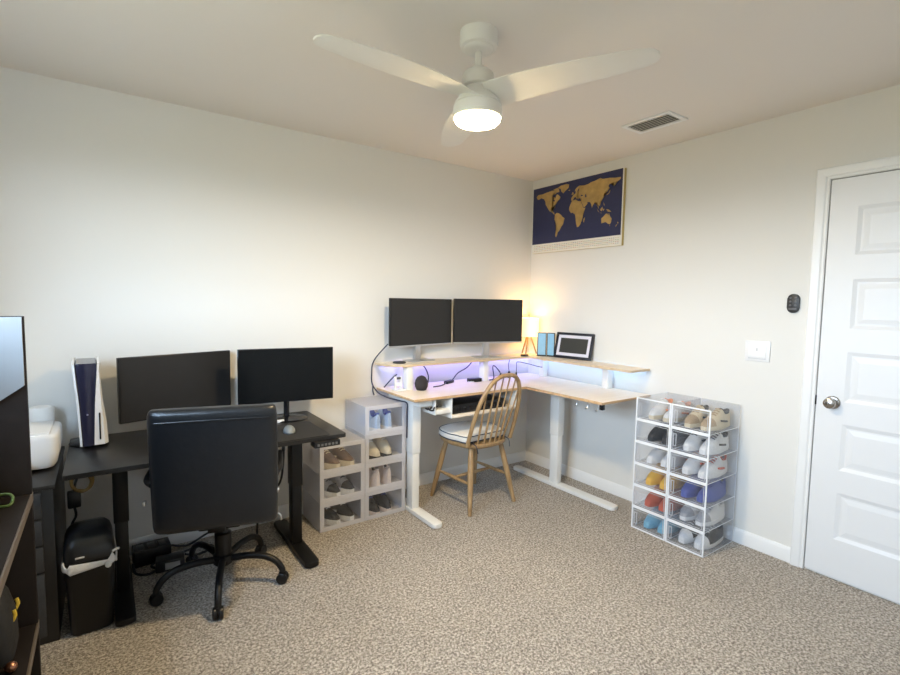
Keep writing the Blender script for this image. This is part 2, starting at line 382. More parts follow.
# ------------------------------------------------------------------ world map poster
mp = thing('world_map_poster', 'framed scratch-off world map in navy and gold on the right wall', 'map poster', (0, -.480, 2.090))
MW, MH = .888, .540
f = MB(); f.box(-.024, 0, -MW / 2, MW / 2, -MH / 2, MH / 2)
f.build('frame', mat('gold_frame', (.55, .42, .16), .35, metal=.4), mp, smooth=0)
CONT = {
 'na': [(-168, 66), (-160, 71), (-140, 70), (-125, 72), (-110, 73), (-95, 74), (-82, 73), (-72, 68), (-78, 63), (-92, 62), (-94, 58), (-83, 55), (-79, 52), (-76, 58), (-70, 61), (-63, 57), (-56, 52), (-60, 47), (-66, 44), (-70, 41), (-76, 35), (-81, 31), (-80, 25), (-84, 30), (-91, 29), (-97, 27), (-97, 20), (-91, 19), (-87, 21), (-88, 16), (-83, 14), (-81, 8), (-84, 9), (-93, 15), (-105, 20), (-113, 29), (-117, 33), (-124, 40), (-125, 48), (-133, 56), (-145, 60), (-158, 57), (-165, 60)],
 'gl': [(-70, 77), (-58, 82), (-32, 83), (-20, 80), (-22, 72), (-35, 66), (-44, 60), (-53, 66), (-57, 74)],
 'ba': [(-90, 76), (-72, 78), (-64, 74), (-62, 66), (-72, 66), (-80, 72)],
 'sa': [(-79, 8), (-72, 12), (-62, 10), (-51, 4), (-44, -2), (-35, -6), (-39, -15), (-41, -22), (-48, -27), (-54, -34), (-58, -38), (-64, -41), (-66, -47), (-69, -52), (-72, -54), (-75, -48), (-73, -38), (-70, -20), (-76, -14), (-81, -5), (-79, 2)],
 'af': [(-16, 21), (-10, 30), (-5, 36), (10, 37), (20, 32), (32, 31), (36, 23), (43, 12), (51, 12), (46, 3), (40, -5), (40, -15), (35, -22), (32, -29), (26, -34), (19, -35), (14, -23), (12, -12), (9, -1), (8, 4), (-3, 5), (-8, 4), (-14, 10), (-17, 15)],
 'mg': [(44, -17), (49, -12), (50, -16), (47, -25), (44, -24)],
 'eu': [(-9, 37), (-9, 43), (-1, 44), (-4, 48), (3, 51), (8, 54), (10, 58), (5, 59), (6, 63), (14, 68), (25, 71), (40, 67), (44, 69), (60, 70), (70, 73), (85, 74), (105, 78), (115, 74), (140, 73), (160, 70), (180, 69), (180, 65), (172, 61), (163, 60), (162, 54), (156, 51), (156, 60), (142, 59), (136, 54), (141, 49), (133, 43), (128, 40), (129, 35), (126, 35), (125, 39), (119, 39), (122, 36), (121, 29), (113, 22), (108, 20), (109, 13), (105, 9), (101, 13), (104, 2), (99, 8), (98, 16), (92, 22), (87, 20), (80, 14), (77, 8), (73, 18), (68, 24), (58, 25), (51, 28), (56, 25), (59, 21), (52, 16), (44, 13), (39, 21), (35, 29), (36, 36), (28, 37), (26, 40), (23, 37), (19, 41), (13, 45), (18, 40), (15, 38), (9, 44), (3, 43), (0, 39), (-5, 36)],
 'uk': [(-5, 50), (1, 52), (-2, 58), (-6, 57), (-5, 54)], 'ir': [(-10, 52), (-6, 53), (-7, 55)], 'ic': [(-23, 65), (-14, 66), (-18, 63)],
 'jp': [(130, 32), (136, 34), (141, 36), (142, 43), (145, 44), (140, 41), (138, 37), (132, 35)],
 'su': [(95, 5), (106, -6), (102, -4)], 'jv': [(105, -7), (115, -8), (114, -9)], 'bo': [(109, 1), (117, 7), (119, 1), (115, -4), (110, -2)],
 'ce': [(119, 0), (125, 1), (121, -5)], 'ng': [(131, -1), (141, -3), (150, -9), (146, -9), (138, -8)], 'ph': [(120, 18), (126, 8), (122, 10)],
 'au': [(114, -22), (122, -18), (130, -12), (136, -12), (140, -17), (142, -11), (146, -19), (153, -26), (151, -34), (147, -39), (140, -37), (131, -32), (124, -33), (115, -34)],
 'tm': [(145, -41), (148, -41), (147, -44)], 'nn': [(173, -35), (178, -38), (175, -41)], 'ns': [(172, -41), (174, -42), (168, -47), (167, -45)],
}
pm = MB()
pz0, pz1 = -MH / 2 + .012, MH / 2 - .008        # paper
oz0 = -MH / 2 + .075                              # ocean bottom edge
pm.mi = 1; pm.box(-.0246, -.0242, -MW / 2, MW / 2, -MH / 2, MH / 2)
pm.mi = 0; pm.box(-.0254, -.0246, -MW / 2 + .010, MW / 2, oz0, MH / 2)
def ll(lon, lat):
    u = (lon + 178) / 362.; vv = (lat + 66) / 152.
    return (MW / 2 - .014 - u * (MW - .030), oz0 + .004 + vv * (pz1 - oz0 - .004))
pm.mi = 2
for nme, poly in CONT.items():
    pts = [ll(*p) for p in poly]
    t = bmesh.new(); vs = [t.verts.new((-.0258, y, z)) for y, z in pts]; t.faces.new(vs)
    bmesh.ops.triangulate(t, faces=t.faces[:]); pm.absorb(t)
pm.mi = 0
for poly in ([(-92, 58), (-84, 56), (-80, 60), (-86, 63)], [(30, 43), (41, 43), (36, 46), (31, 46)], [(48, 38), (54, 38), (52, 46), (48, 45)], [(-92, 47), (-82, 43), (-80, 46), (-86, 48)], [(14, 55), (22, 60), (22, 65), (18, 61)]):
    pm.faces([(-.0262, *ll(*p)) for p in poly], [tuple(range(len(poly)))])
cols = [3, 4, 5, 6]
for r_ in range(4):
    for c_ in range(46):
        pm.mi = cols[(r_ * 7 + c_ * 5 + (c_ * c_) % 3) % 4]
        y = MW / 2 - .026 - c_ * (MW - .06) / 45; z = -MH / 2 + .016 + r_ * .013
        pm.faces([(-.0252, y, z), (-.0252, y - .009, z), (-.0252, y - .009, z + .0042), (-.0252, y, z + .0042)], [(0, 1, 2, 3)])
pm.build('map_print', [mat('map_navy', (.022, .026, .085), .5, noise=(60, .15)), mat('map_paper', (.82, .78, .68), .6), mat('map_gold', (.46, .30, .105), .45, metal=.15, noise=(24, .4)),
                       mat('flag_red', (.5, .18, .12), .6), mat('flag_blue', (.25, .27, .40), .6), mat('flag_ochre', (.55, .42, .2), .6), mat('flag_green', (.28, .36, .22), .6)], mp, smooth=0)

# ------------------------------------------------------------------ white L-shaped desk
ZD = .79
desk = thing('corner_desk', 'white L-shaped standing desk with a pale maple top in the corner', 'desk', (0, 0, 0))
poly = [(-1.49, -.018), (-1.49, -.53), (-.535, -.53), (-.535, -1.20), (-.018, -1.20), (-.018, -.018)]
t = MB(); t.prism(poly[::-1], ZD - .0175, ZD, bev=.004)
bm_ = t.bm; bm_.faces.ensure_lookup_table()
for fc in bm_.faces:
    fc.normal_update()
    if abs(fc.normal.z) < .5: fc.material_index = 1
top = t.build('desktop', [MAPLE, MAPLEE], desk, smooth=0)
def desk_leg(x, y, foot0, foot1):
    c = MB(); c.box(x - .032, x + .032, y - .042, y + .042, .40, ZD - .06, .004); c.box(x - .027, x + .027, y - .037, y + .037, .03, .46, .004)
    l = c.build('leg', WHITEM, desk)
    f_ = MB(); f_.prism([(x + a, (foot0 + foot1) / 2 + b_) for a, b_ in rrect(.068, abs(foot1 - foot0), .022)], .004, .030, bev=.004)
    f_.build('foot', WHITEM, desk)
desk_leg(-1.394, -.365, -.06, -.68)
desk_leg(-.245, -.575, -.13, -1.125)
fr = MB()
fr.box(-1.428, -1.33, -.49, -.08, ZD - .062, ZD - .0175, .003); fr.box(-1.40, -.25, -.33, -.27, ZD - .062, ZD - .0175, .003)
fr.box(-.31, -.19, -.60, -.30, ZD - .062, ZD - .0175, .003); fr.box(-.28, -.21, -1.08, -.55, ZD - .062, ZD - .0175, .003)
fr.build('frame', WHITEM, desk)
for q in ((-1.325, -1.3215, -.52, -.20, ZD - .12), (-1.20, -1.195, -.525, -.20, ZD - .155), (-.63, -.625, -.525, -.20, ZD - .155)):
    MB().box(*q, ZD - .018).build('tray_bracket', WHITEM, desk, smooth=0)
MB().box(-1.195, -.63, -.525, -.20, ZD - .155, ZD - .137, .001).build('tray_shelf', MAPLE, desk)
MB().box(-1.32, -1.20, -.515, -.22, ZD - .118, ZD - .090, .002).build('side_tray', WHITEM, desk)
for y in (-.97, -1.06, -1.14): MB().tube([(-.50, y, ZD - .0178), (-.50, y, ZD - .055), (-.515, y, ZD - .068), (-.525, y, ZD - .058)], .004, 8, 4).build('hook', SILVER, desk)
MB().box(-.525, -.50, -1.195, -1.17, ZD - .052, ZD - .0175, .003).build('corner_bumper', BLACKP, desk)
# riser shelf: stands on the desk
SZ = .968
rs = thing('riser_shelf', 'L-shaped maple monitor riser shelf standing on the white corner desk', 'shelf', (0, 0, 0))
poly = [(-1.505, -.020), (-1.488, -.16), (-1.42, -.245), (-.275, -.245), (-.235, -.285), (-.235, -1.19), (-.025, -1.19), (-.025, -.020)]
t = MB(); t.prism(poly[::-1], SZ - .016, SZ, bev=.0015)
for fc in t.bm.faces:
    fc.normal_update()
    if abs(fc.normal.z) < .5: fc.material_index = 1
t.build('shelf_board', [MAPLE, wood('maple_edge_light', (.60, .45, .28), (.74, .58, .39), 0, 5.)], rs, smooth=0)
for (x, y, w_, d_) in ((-1.345, -.205, .05, .06), (-.64, -.165, .05, .06), (-.07, -.25, .055, .045), (-.07, -.885, .06, .05)):
    MB().box(x - w_ / 2, x + w_ / 2, y - d_ / 2, y + d_ / 2, ZD + .0005, SZ - .016, .003).build('leg', WHITEM, rs)
# LED tape under the riser
LED1 = mat('led_lavender', (.8, .8, 1), .5, emit=(.27, .27, 1.0), estr=30)
LED2 = mat('led_ice_blue', (.8, .9, 1), .5, emit=(.22, .52, 1.0), estr=14)
led = thing('led_strip', 'glowing blue LED light strip under the maple riser shelf', 'light strip', (0, 0, 0))
MB().box(-1.42, -.04, -.034, -.028, SZ - .0195, SZ - .0165).build('lavender_tape', LED1, led, smooth=0)['label'] = 'lavender lit tape'
MB().box(-.036, -.030, -1.15, -.04, SZ - .0195, SZ - .0165).build('ice_blue_tape', LED2, led, smooth=0)['label'] = 'ice blue lit tape'

# ------------------------------------------------------------------ monitors
def monitor(label, p0, p1, z0, z1, base, chin=0., frame=BLACKP, chin_m=SILVER, stand_m=SILVER, scr=SCREEN, stand='plate', zbase=SZ, name='monitor', group=None):
    p0 = Vector((*p0, 0)); p1 = Vector((*p1, 0)); dr = (p1 - p0); W = dr.length; ang = math.atan2(dr.y, dr.x)
    c = (p0 + p1) / 2; t_ = thing(name, label, 'monitor', (c.x, c.y, zbase), ang, group)
    a, b_ = z0 - zbase, z1 - zbase
    MB().box(-W / 2, W / 2, 0, .022, a + chin, b_, .003).build('casing', frame, t_)
    MB().box(-W / 2 + .006, W / 2 - .006, -.0015, .0005, a + chin + .006, b_ - .006).build('screen', scr, t_, smooth=0)
    if chin: MB().box(-W / 2, W / 2, -.002, .022, a, a + chin, .002).build('bottom_bezel', chin_m, t_)
    MB().box(-W / 4, W / 4, .022, .05, a + .08, b_ - .06, .012).build('rear_bulge', frame, t_)
    s = MB(); zb_ = a + .12
    if stand == 'plate':
        s.box(-.030, .030, .052, .066, .004, zb_, .003); s.box(-.026, -.022, .045, .055, .02, zb_, .001)
        s.build('stand_neck', stand_m, t_)
        MB().prism([(x, y + base) for x, y in rrect(.21, .14, .012)], 0, .006, bev=.0015).build('stand_base', stand_m, t_)
    else:
        s.tube([(0, .045, .006), (0, .045, zb_)], .016, 16); s.tube([(0, .04, zb_ - .04), (0, .03, zb_)], .02, 12)
        s.build('stand_neck', GLOSSB, t_)
        MB().lathe([(.118, 0), (.120, .003), (.112, .008), (.03, .013), (.018, .02)], 40, T(0, base, 0), sy=.78).build('stand_base', GLOSSB, t_)
    return t_
monitor('silver-chinned black monitor on the riser, the one farther from the table lamp', (-1.455, -.150), (-.887, -.068), 1.078, 1.419, .04, chin=.012, frame=BLACKP)
monitor('silver-chinned black monitor on the riser, the one beside the table lamp', (-.879, -.090), (-.316, -.242), 1.081, 1.424, .04, chin=.012)
ZB = .70
monitor('wide dark monitor behind the office chair, beside the game console', (-2.995, -.221), (-2.452, -.06), .771, 1.100, .05, frame=BLACKP, stand='disc', zbase=ZB + .0005)
monitor('glossy black monitor on the black desk, nearer to the stacked frosted boxes', (-2.455, -.255), (-1.934, -.325), .812, 1.121, .05, frame=GLOSSB, scr=SCREENG, stand='disc', zbase=ZB + .0005)

# ------------------------------------------------------------------ black standing desk
bd = thing('standing_desk', 'black standing desk with T-shaped feet along the back wall', 'desk', (0, 0, 0))
MB().prism([(-2.605 + x, -.40 + y) for x, y in rrect(1.18, .62, .012)], ZB - .020, ZB, bev=.002).build('desktop', BLACKW, bd)
for x in (-3.005, -2.19):
    c = MB(); c.box(x - .030, x + .030, -.44, -.36, .36, ZB - .04, .003); c.box(x - .026, x + .026, -.436, -.364, .03, .42, .003)
    c.build('leg', BLACKM, bd)
    MB().prism([(x + a, -.385 + b_) for a, b_ in rrect(.075, .60, .02)], .004, .030, bev=.004).build('foot', BLACKM, bd)
MB().box(-3.06, -2.15, -.44, -.36, ZB - .055, ZB - .020, .003).build('frame', BLACKM, bd)
hs = MB().box(-2.195, -2.06, -.735, -.665, ZB - .050, ZB - .0205, .003).build('height_controller', BLACKP, bd)
kb = MB()
for i in range(6): kb.box(-2.182 + i * .019, -2.170 + i * .019, -.737, -.734, ZB - .042, ZB - .030, .0005)
kb.build('button', mat('key_grey', (.13, .13, .13), .5), hs)
tag(MB().prism([(-2.40 + x, -.535 + y) for x, y in rrect(.60, .34, .02)], ZB + .0005, ZB + .004).build('desk_mat', MATTE), 'black cloth desk mat under the mouse on the black desk', 'desk mat')
ms = thing('computer_mouse', 'grey computer mouse on the black desk mat', 'mouse', (-2.265, -.545, ZB + .0045), R(-12))
MB().ball((0, 0, .0), .031, .055, .034).build('shell', mat('mouse_grey', (.22, .25, .27), .3), ms)
# trim mouse bottom flat
me = ms.children[0].data
for v_ in me.vertices: v_.co.z = max(v_.co.z, 0)
MB().box(-.004, .004, .012, .036, .030, .036, .002).build('scroll_wheel', BLACKP, ms)
tag(MB().box(-2.262, -2.222, -.318, -.298, ZB + .0005, ZB + .016, .003).build('usb_receiver', WHITEP), 'small white plug block beside the monitor base on the black desk', 'adapter')

# game console ---------------------------------------------------------------
gc = thing('game_console', 'upright white and black game console at the end of the black desk', 'game console', (-3.120, -.22, ZB + .0005), R(1))
MB().lathe([(.075, 0), (.077, .004), (.070, .012), (.045, .016)], 36).build('stand', BLACKP, gc)
def yz(u): return u
cr = MB(); rings = []
for z, w0 in ((.014, .022), (.10, .025), (.20, .029), (.30, .035), (.36, .039), (.388, .040), (.394, .037)):
    d0, d1 = -.122, .12
    rings.append([(-w0, d0, z), (-w0 * .6, d0 - .006, z), (w0 * .6, d0 - .006, z), (w0, d0, z), (w0, d1, z), (-w0, d1, z)])
cr.loft(rings).build('core', mat('console_black', (.022, .022, .045), .16, noise=(20, .05)), gc, smooth=50)
for s_ in (-1, 1):
    rings = []
    for z, w0 in ((.016, .026), (.10, .029), (.20, .033), (.30, .040), (.36, .044), (.392, .046), (.402, .046)):
        th = .006 if s_ < 0 else (.050 if z < .05 else .043 if z < .15 else .028 if z < .25 else .014 if z < .34 else .005)
        d0, d1 = -.132, .128
        if z > .395: d0 += .02
        a, b_ = s_ * (w0 - .004), s_ * (w0 + th)
        rings.append([(a, d0, z), (b_ - s_ * th * .3, d0 + .004, z), (b_, d0 + .03, z), (b_, d1 - .02, z), (a, d1, z)])
    fin = MB().loft(rings).build('side_panel', WHITEP, gc, smooth=50)
MB().box(.042, .048, -.1330, -.126, .040, .165, .0008).build('disc_slot', BLACKP, gc)
lo = MB().lathe([(.004, 0), (.004, .001)], 12, T(0, -.1285, .16, rx=R(90))); lo.build('emblem', mat('emblem_grey', (.2, .2, .28), .4), gc)

# ------------------------------------------------------------------ office chair
oc = thing('office_chair', 'black leather office chair on casters in front of the black desk', 'office chair', (-2.60, -.572, 0), R(-16))
def pillow(w, h, d, n=28):
    """rounded slab rings along z for an upright cushion"""
bk = MB(); rings = []
for z, s_, ts in ((.418, .90, .35), (.422, .945, .62), (.433, .975, .86), (.453, .99, 1), (.55, 1, 1.08), (.70, 1.005, 1.06), (.85, 1, .98), (.905, .995, .92), (.930, .985, .84), (.945, .965, .66), (.952, .93, .40)):
    t_ = (z - .40) / .55
    half = .246 * s_; th = .048 * ts
    yc = -.285 - .055 * t_ + .018 * math.sin(t_ * math.pi)
    ring = []
    for k_ in range(40):
        a = 2 * math.pi * k_ / 40; ca, sa = math.cos(a), math.sin(a)
        ring.append((.012 + half * math.copysign(abs(ca) ** .28, ca), yc + th * math.copysign(abs(sa) ** .55, sa), z))
    rings.append(ring)
bk.loft(rings); bk.build('backrest', LEATHER, oc, smooth=60)
tp = MB()
tp.tube([(-.20, -.3765, .904), (-.10, -.3785, .905), (.012, -.379, .9055), (.12, -.3785, .905), (.224, -.3765, .904)], .0035, 8, 5)
tp.build('seam', LEATHER, oc)
st = MB(); rings = []
for i in range(9):
    t_ = i / 8; e = abs(2 * t_ - 1) ** 4
    z = .41 + .10 * t_; sc_ = 1 - .10 * e
    rings.append([(x * sc_, -.02 + y * sc_, z) for x, y in rrect(.49, .47, .09)])
st.loft(rings).build('seat', LEATHER, oc, smooth=60)
MB().box(-.20, .20, -.24, .20, .385, .412, .008).build('seat_pan', BLACKP, oc)
MB().box(-.09, .09, -.14, .12, .335, .388, .01).build('tilt_mechanism', BLACKM, oc)
lv = MB().tube([(.09, .0, .36), (.20, -.02, .355), (.26, -.03, .33), (.27, -.03, .30)], .006, 8, 4); lv.build('lever', SILVER, oc)
bs = MB(); bs.box(-.035, .035, -.25, -.10, .372, .386, .004); bs.box(-.035, .035, -.25, -.236, .372, .52, .004); bs.build('back_bracket', BLACKM, oc)
MB().lathe([(.036, .125), (.038, .14), (.038, .26), (.030, .265), (.026, .27), (.026, .345)], 28).build('gas_lift', BLACKP, oc)
for s_ in (-1, 1):
    ar = MB(); ar.tube([(s_ * .235, -.27, .62), (s_ * .265, -.22, .63), (s_ * .268, -.05, .635), (s_ * .266, .10, .60), (s_ * .255, .13, .50), (s_ * .21, .08, .40)], .013, 10, 6)
    a_ = ar.build('armrest', BLACKP, oc)
    MB().lathe([(.012, 0), (.014, .004), (.010, .010)], 14, T(s_ * .252, -.305, .56, ry=s_ * R(90))).build('bolt_cap', SILVER, a_)
hub = MB().lathe([(.040, .105), (.046, .112), (.046, .150), (.038, .156)], 28).build('base_hub', BLACKM, oc)
for k_ in range(5):
    a = R(183 + 72 * k_) - R(-16)
    M_ = T(rz=a)
    am = MB()
    pts = catmull([Vector(p) for p in ((.03, 0, .130), (.12, 0, .142), (.20, 0, .138), (.255, 0, .112), (.283, 0, .075), (.286, 0, .052))], 5)
    am.tube(pts, lambda t_: .0165 - .002 * t_, 12, M=M_)
    am.build('base_arm', BLACKM, oc)
    cs = MB()
    for sy in (-1, 1):
        cs.lathe([(.010, -.009), (.024, -.009), (.027, -.005), (.027, .005), (.022, .009), (.010, .010)], 22, M_ @ T(.286, sy * .013, .0272, rx=R(90)))
    cs.lathe([(.0075, .04), (.0075, .062)], 10, M_ @ T(.286, 0, 0))
    cs.box(.268, .304, -.006, .006, .028, .058, .003, M=M_)
    cs.build('caster', BLACKP, oc)

# ------------------------------------------------------------------ Windsor chair
wc = thing('wooden_chair', 'oak spindle-back wooden chair with a white seat cushion', 'chair', (-.935, -.425, 0), R(3))
outl = []
for i in range(40):
    a = 2 * math.pi * i / 40; ca, sa = math.cos(a), math.sin(a)
    x = .212 * math.copysign(abs(ca) ** .62, ca); y = .205 * math.copysign(abs(sa) ** .68, sa)
    if y < 0: x *= .93
    outl.append((x, y))
sd = MB(); sd.loft([[(x * s_, y * s_, z) for x, y in outl] for s_, z in ((.93, .425), (.985, .435), (1, .448), (.985, .458), (.9, .456))]); sd.build('seat', OAK, wc)
for sx in (-1, 1):
    for sy in (-1, 1):
        tpt = Vector((sx * .135, sy * .13, .432)); bpt = Vector((sx * .205, sy * .212, .002))
        pts = [tpt.lerp(bpt, i / 10) for i in range(11)]
        MB().tube(pts, lambda t_: .0135 + .0065 * math.sin(math.pi * min(1, (t_ + .12) / 1.05)) if t_ < .82 else .0165 - .02 * (t_ - .82), 14).build('leg', OAK, wc)
for sx in (-1, 1):
    a = Vector((sx * .135, .13, .432)).lerp(Vector((sx * .205, .212, 0)), .55); b_ = Vector((sx * .135, -.13, .432)).lerp(Vector((sx * .205, -.212, 0)), .55)
    MB().tube([a.lerp(b_, i / 8) for i in range(9)], lambda t_: .0075 + .005 * math.sin(math.pi * t_), 12).build('stretcher', OAK, wc)
zs_ = .432 * .45
MB().tube([Vector((-.17 + .34 * i / 8, 0, zs_)) for i in range(9)], lambda t_: .0075 + .005 * math.sin(math.pi * t_), 12).build('stretcher', OAK, wc)
def hoop(t_):   # t 0..1 round the bow, returns x, z
    a = math.pi * (1 - t_)
    return .205 * math.copysign(abs(math.cos(a)) ** .72, math.cos(a)), max(0., math.sin(a)) ** .85
def lean(z): return -.165 - .155 * ((z - .455) / .475) ** 1.0
pts = []
for i in range(33):
    x, s_ = hoop(i / 32)
    z = .452 + .478 * s_
    pts.append((x * (.96 + .04 * min(1, s_ * 1.6)), lean(z), z))
MB().tube(pts, .0142, 12).build('back_bow', OAK, wc)
for i in range(6):
    x0 = -.115 + .046 * i; x1 = x0 * 1.28
    # bow height at x1
    best = min(pts, key=lambda p: abs(p[0] - x1) + (0 if p[2] > .6 else 1))
    a = Vector((x0, -.172 - .018 * (1 - (x0 / .12) ** 2) , .452)); b_ = Vector((x1, lean(best[2]), best[2] - .004))
    MB().tube([a.lerp(b_, k_ / 8) for k_ in range(9)], lambda t_: .0052 + .0026 * math.sin(math.pi * min(1, t_ * 1.6)), 10).build('spindle', OAK, wc)
cu = thing('seat_cushion', 'white box cushion with dark piping on the oak chair seat', 'cushion', (-.935, -.42, .4585), R(3))
o2 = [(x * 1.03, max(y * 1.03, -.145)) for x, y in outl]
cb = MB(); cb.loft([[(x * s_, y * s_, z) for x, y in o2] for s_, z in ((.92, .0), (.985, .006), (1, .018), (1, .036), (.985, .046), (.90, .054), (.6, .058), (.2, .059))]); cb.build('pad', CUSH, cu, smooth=60)
for z in (.008, .046):
    p_ = MB(); pp = [(x * .99, y * .99, z) for x, y in o2]; p_.tube(pp + [pp[0]], .0032, 8); p_.build('piping', NAVY, cu)
for sx in (-1, 1):
    tie = MB()
    tie.tube([(sx * .145, -.135, .012), (sx * .150, -.165, .008), (sx * .150, -.205, -.005), (sx * .145, -.218, -.05)], .003, 6, 5)
    tie.build('tie', NAVY, cu)

# ------------------------------------------------------------------ items on the riser shelf
lp = thing('table_lamp', 'small tripod table lamp with a glowing white shade on the riser', 'lamp', (-.12, -.118, SZ + .0005))
SHADE = mat('lamp_shade_cloth', (.95, .88, .72), .9, emit=(1.0, .66, .28), estr=1.1)
sh = MB(); sh.lathe([(.080, .150), (.084, .150), (.084, .305), (.080, .305), (.080, .150)], 40, cap=False); sh.build('lamp_shade', SHADE, lp)
for k_ in range(3):
    a = R(90 + 120 * k_)
    MB().tube([(.018 * math.cos(a), .018 * math.sin(a), .155), (.072 * math.cos(a), .072 * math.sin(a), .003)], .0065, 10).build('leg', OAK, lp)
MB().lathe([(.024, .145), (.026, .150), (.022, .17), (.012, .185)], 20).build('bulb_socket', OAK, lp)
MB().ball((0, 0, .225), .026).build('bulb', mat('bulb_glow', (1, .9, .7), .4, emit=(1, .62, .25), estr=14), lp)
dp = thing('picture_frame', 'black photo frame with a white mat and dark screen leaning on the wall', 'picture frame', (-.088, -.556, SZ + .005), R(-81))
tilt = T(rx=R(-14))
FW, FH = .328, .205
m = MB(); rect_frame(m, -FW / 2, FW / 2, 0, FH, .020, 0, .018, (0, 2, 1), .002, tilt)
m.build('frame', mat('frame_black', (.012, .013, .020), .4), dp)
m = MB(); m.box(-FW / 2 + .02, FW / 2 - .02, .005, .010, .02, FH - .02, M=tilt); m.build('mat_board', mat('mat_lilac_white', (.74, .72, .80), .7), dp, smooth=0)
m = MB(); m.box(-FW / 2 + .044, FW / 2 - .044, .003, .0051, .044, FH - .044, M=tilt); m.build('screen', mat('frame_screen', (.045, .045, .040), .3), dp, smooth=0)
tf = thing('folding_photo_frame', 'two-panel black frame with pale blue panes standing by the lamp', 'picture frame', (-.108, -.312, SZ + .0005), R(-58))
PB = mat('pale_blue_pane', (.30, .56, .76), .35, noise=(30, .12))
for (cx_, rz_, w_) in ((-.037, 8, .072), (.036, -14, .068)):
    M_ = T(cx_, 0, 0, rz=R(rz_)); hh = .192
    m = MB(); rect_frame(m, -w_ / 2, w_ / 2, .004, hh, .0055, -.004, .004, (0, 2, 1), .001, M_)
    f_ = m.build('frame', BLACKP, tf)
    MB().box(-w_ / 2 + .004, w_ / 2 - .004, -.0015, .0015, .010, hh - .005, M=M_).build('pane', PB, f_, smooth=0)
MB().box(-.076, .072, -.018, .018, 0, .0038, .001).build('foot', BLACKP, tf)
tag(MB().lathe([(.042, 0), (.046, .003), (.046, .008), (.040, .011)], 36, T(-1.375, -.135, SZ + .0005)).build('charging_pad', mat('pad_charcoal', (.03, .03, .034), .5)), 'dark round charging pad on the riser end nearest the frosted boxes', 'charging pad')
tag(MB().lathe([(.026, 0), (.030, .004), (.030, .012), (.022, .017)], 30, T(-.262, -.222, SZ + .0005), sx=1.2).build('smart_hub', BLACKP), 'small black puck device at the foot of the table lamp', 'puck')

# ------------------------------------------------------------------ items on the white desk
sk = thing('smart_speaker', 'egg-shaped dark speaker on the white desk beside the riser leg', 'speaker', (-1.272, -.262, ZD + .0005))
MB().lathe([(.026, 0), (.034, .004), (.043, .022), (.046, .045), (.041, .070), (.028, .090), (.012, .099), (.001, .101)], 36).build('body', mat('speaker_fabric', (.030, .026, .030), .85, bump=(500, .3)), sk)
MB().lathe([(.030, -.0002), (.035, .003), (.036, .005)], 30, cap=False).build('base_ring', BLACKP, sk)
ps = thing('phone_stand', 'white phone stand with a dark clip on the white desk end', 'phone stand', (-1.412, -.20, ZD + .0005), 0)
m = MB(); m.box(-.034, .034, -.045, .045, 0, .010, .003); m.box(-.030, -.014, .005, .02, .008, .095, .003); m.box(.012, .028, .005, .02, .008, .095, .003); m.box(-.030, .028, .006, .019, .03, .055, .003); m.build('body', WHITEP, ps)
MB().box(-.015, .014, 0, .016, .075, .090, .003).build('clip', mat('clip_grey', (.08, .08, .07), .5), ps)
pa = thing('power_adapter', 'thin black power adapter lying on the white desk under the riser', 'power adapter', (-.945, -.13, ZD + .0005), R(25))
MB().box(-.05, .05, -.017, .017, 0, .022, .004).build('body', BLACKP, pa)
MB().tube([(-.05, 0, .011), (-.09, -.012, .006), (-.16, -.015, .004), (-.22, .0, .004)], .004, 8, 6).build('cord', CABLEB, pa)
pb = thing('charger_brick', 'black charger brick with a white label behind the oak chair back', 'charger', (-.735, -.17, ZD + .0005), R(-6))
MB().box(-.055, .055, -.022, .022, 0, .028, .004).build('body', BLACKP, pb)
MB().box(-.056, -.02, -.030, .0, 0, .008, .002).build('white_clip', WHITEP, pb)
def plug(label, x, y, h, r_=.010):
    p_ = thing('power_plug', label, 'plug', (x, y, ZD + .0005), 0)
    MB().lathe([(r_, 0), (r_ * 1.1, .01), (r_ * .9, h * .7), (.004, h)], 16).build('body', BLACKP, p_)
    return p_
plug('upright black plug on the white desk, farthest of three from the lamp', -.455, -.155, .045)
plug('upright black plug on the white desk, middle one of three and the tallest', -.365, -.155, .055, .014)
plug('upright black plug on the white desk, closest of three to the corner', -.285, -.155, .04, .008)
def cable(label, pts, r_=.0035, m_=CABLE, group=None, name='cable'):
    return tag(MB().tube(pts, r_, 8, 8).build(name, m_), label, 'cable', group)
cable('dark cable looping up from the desk to the tallest plug', [(-.60, -.19, ZD + .005), (-.54, -.17, ZD + .012), (-.51, -.12, ZD + .09), (-.49, -.12, ZD + .10), (-.463, -.145, ZD + .06), (-.457, -.15, ZD + .048)], .0045, CABLEB)
cable('dark cable drooping from the riser board behind the oak chair back', [(-.69, -.09, SZ - .025), (-.74, -.08, ZD + .10), (-.82, -.07, ZD + .06), (-.87, -.065, ZD + .01), (-.92, -.07, ZD + .005)], .0045, CABLEB)
cable('dark cable curving under the riser beside the egg speaker', [(-1.20, -.06, SZ - .025), (-1.12, -.05, ZD + .13), (-1.08, -.05, ZD + .06), (-1.085, -.055, ZD + .005)], .0045, CABLEB)
cable('short dark cable between the desk end and the phone stand', [(-1.46, -.07, ZD + .005), (-1.44, -.08, ZD + .03), (-1.41, -.10, ZD + .07), (-1.395, -.135, ZD + .10)], .0045, CABLEB)
cable('thin cable strung under the riser from plug to corner leg', [(-.285, -.155, ZD + .042), (-.27, -.14, ZD + .09), (-.25, -.13, ZD + .12), (-.20, -.20, ZD + .11), (-.195, -.30, ZD + .10), (-.20, -.36, ZD + .10)], .0028, CABLEB)
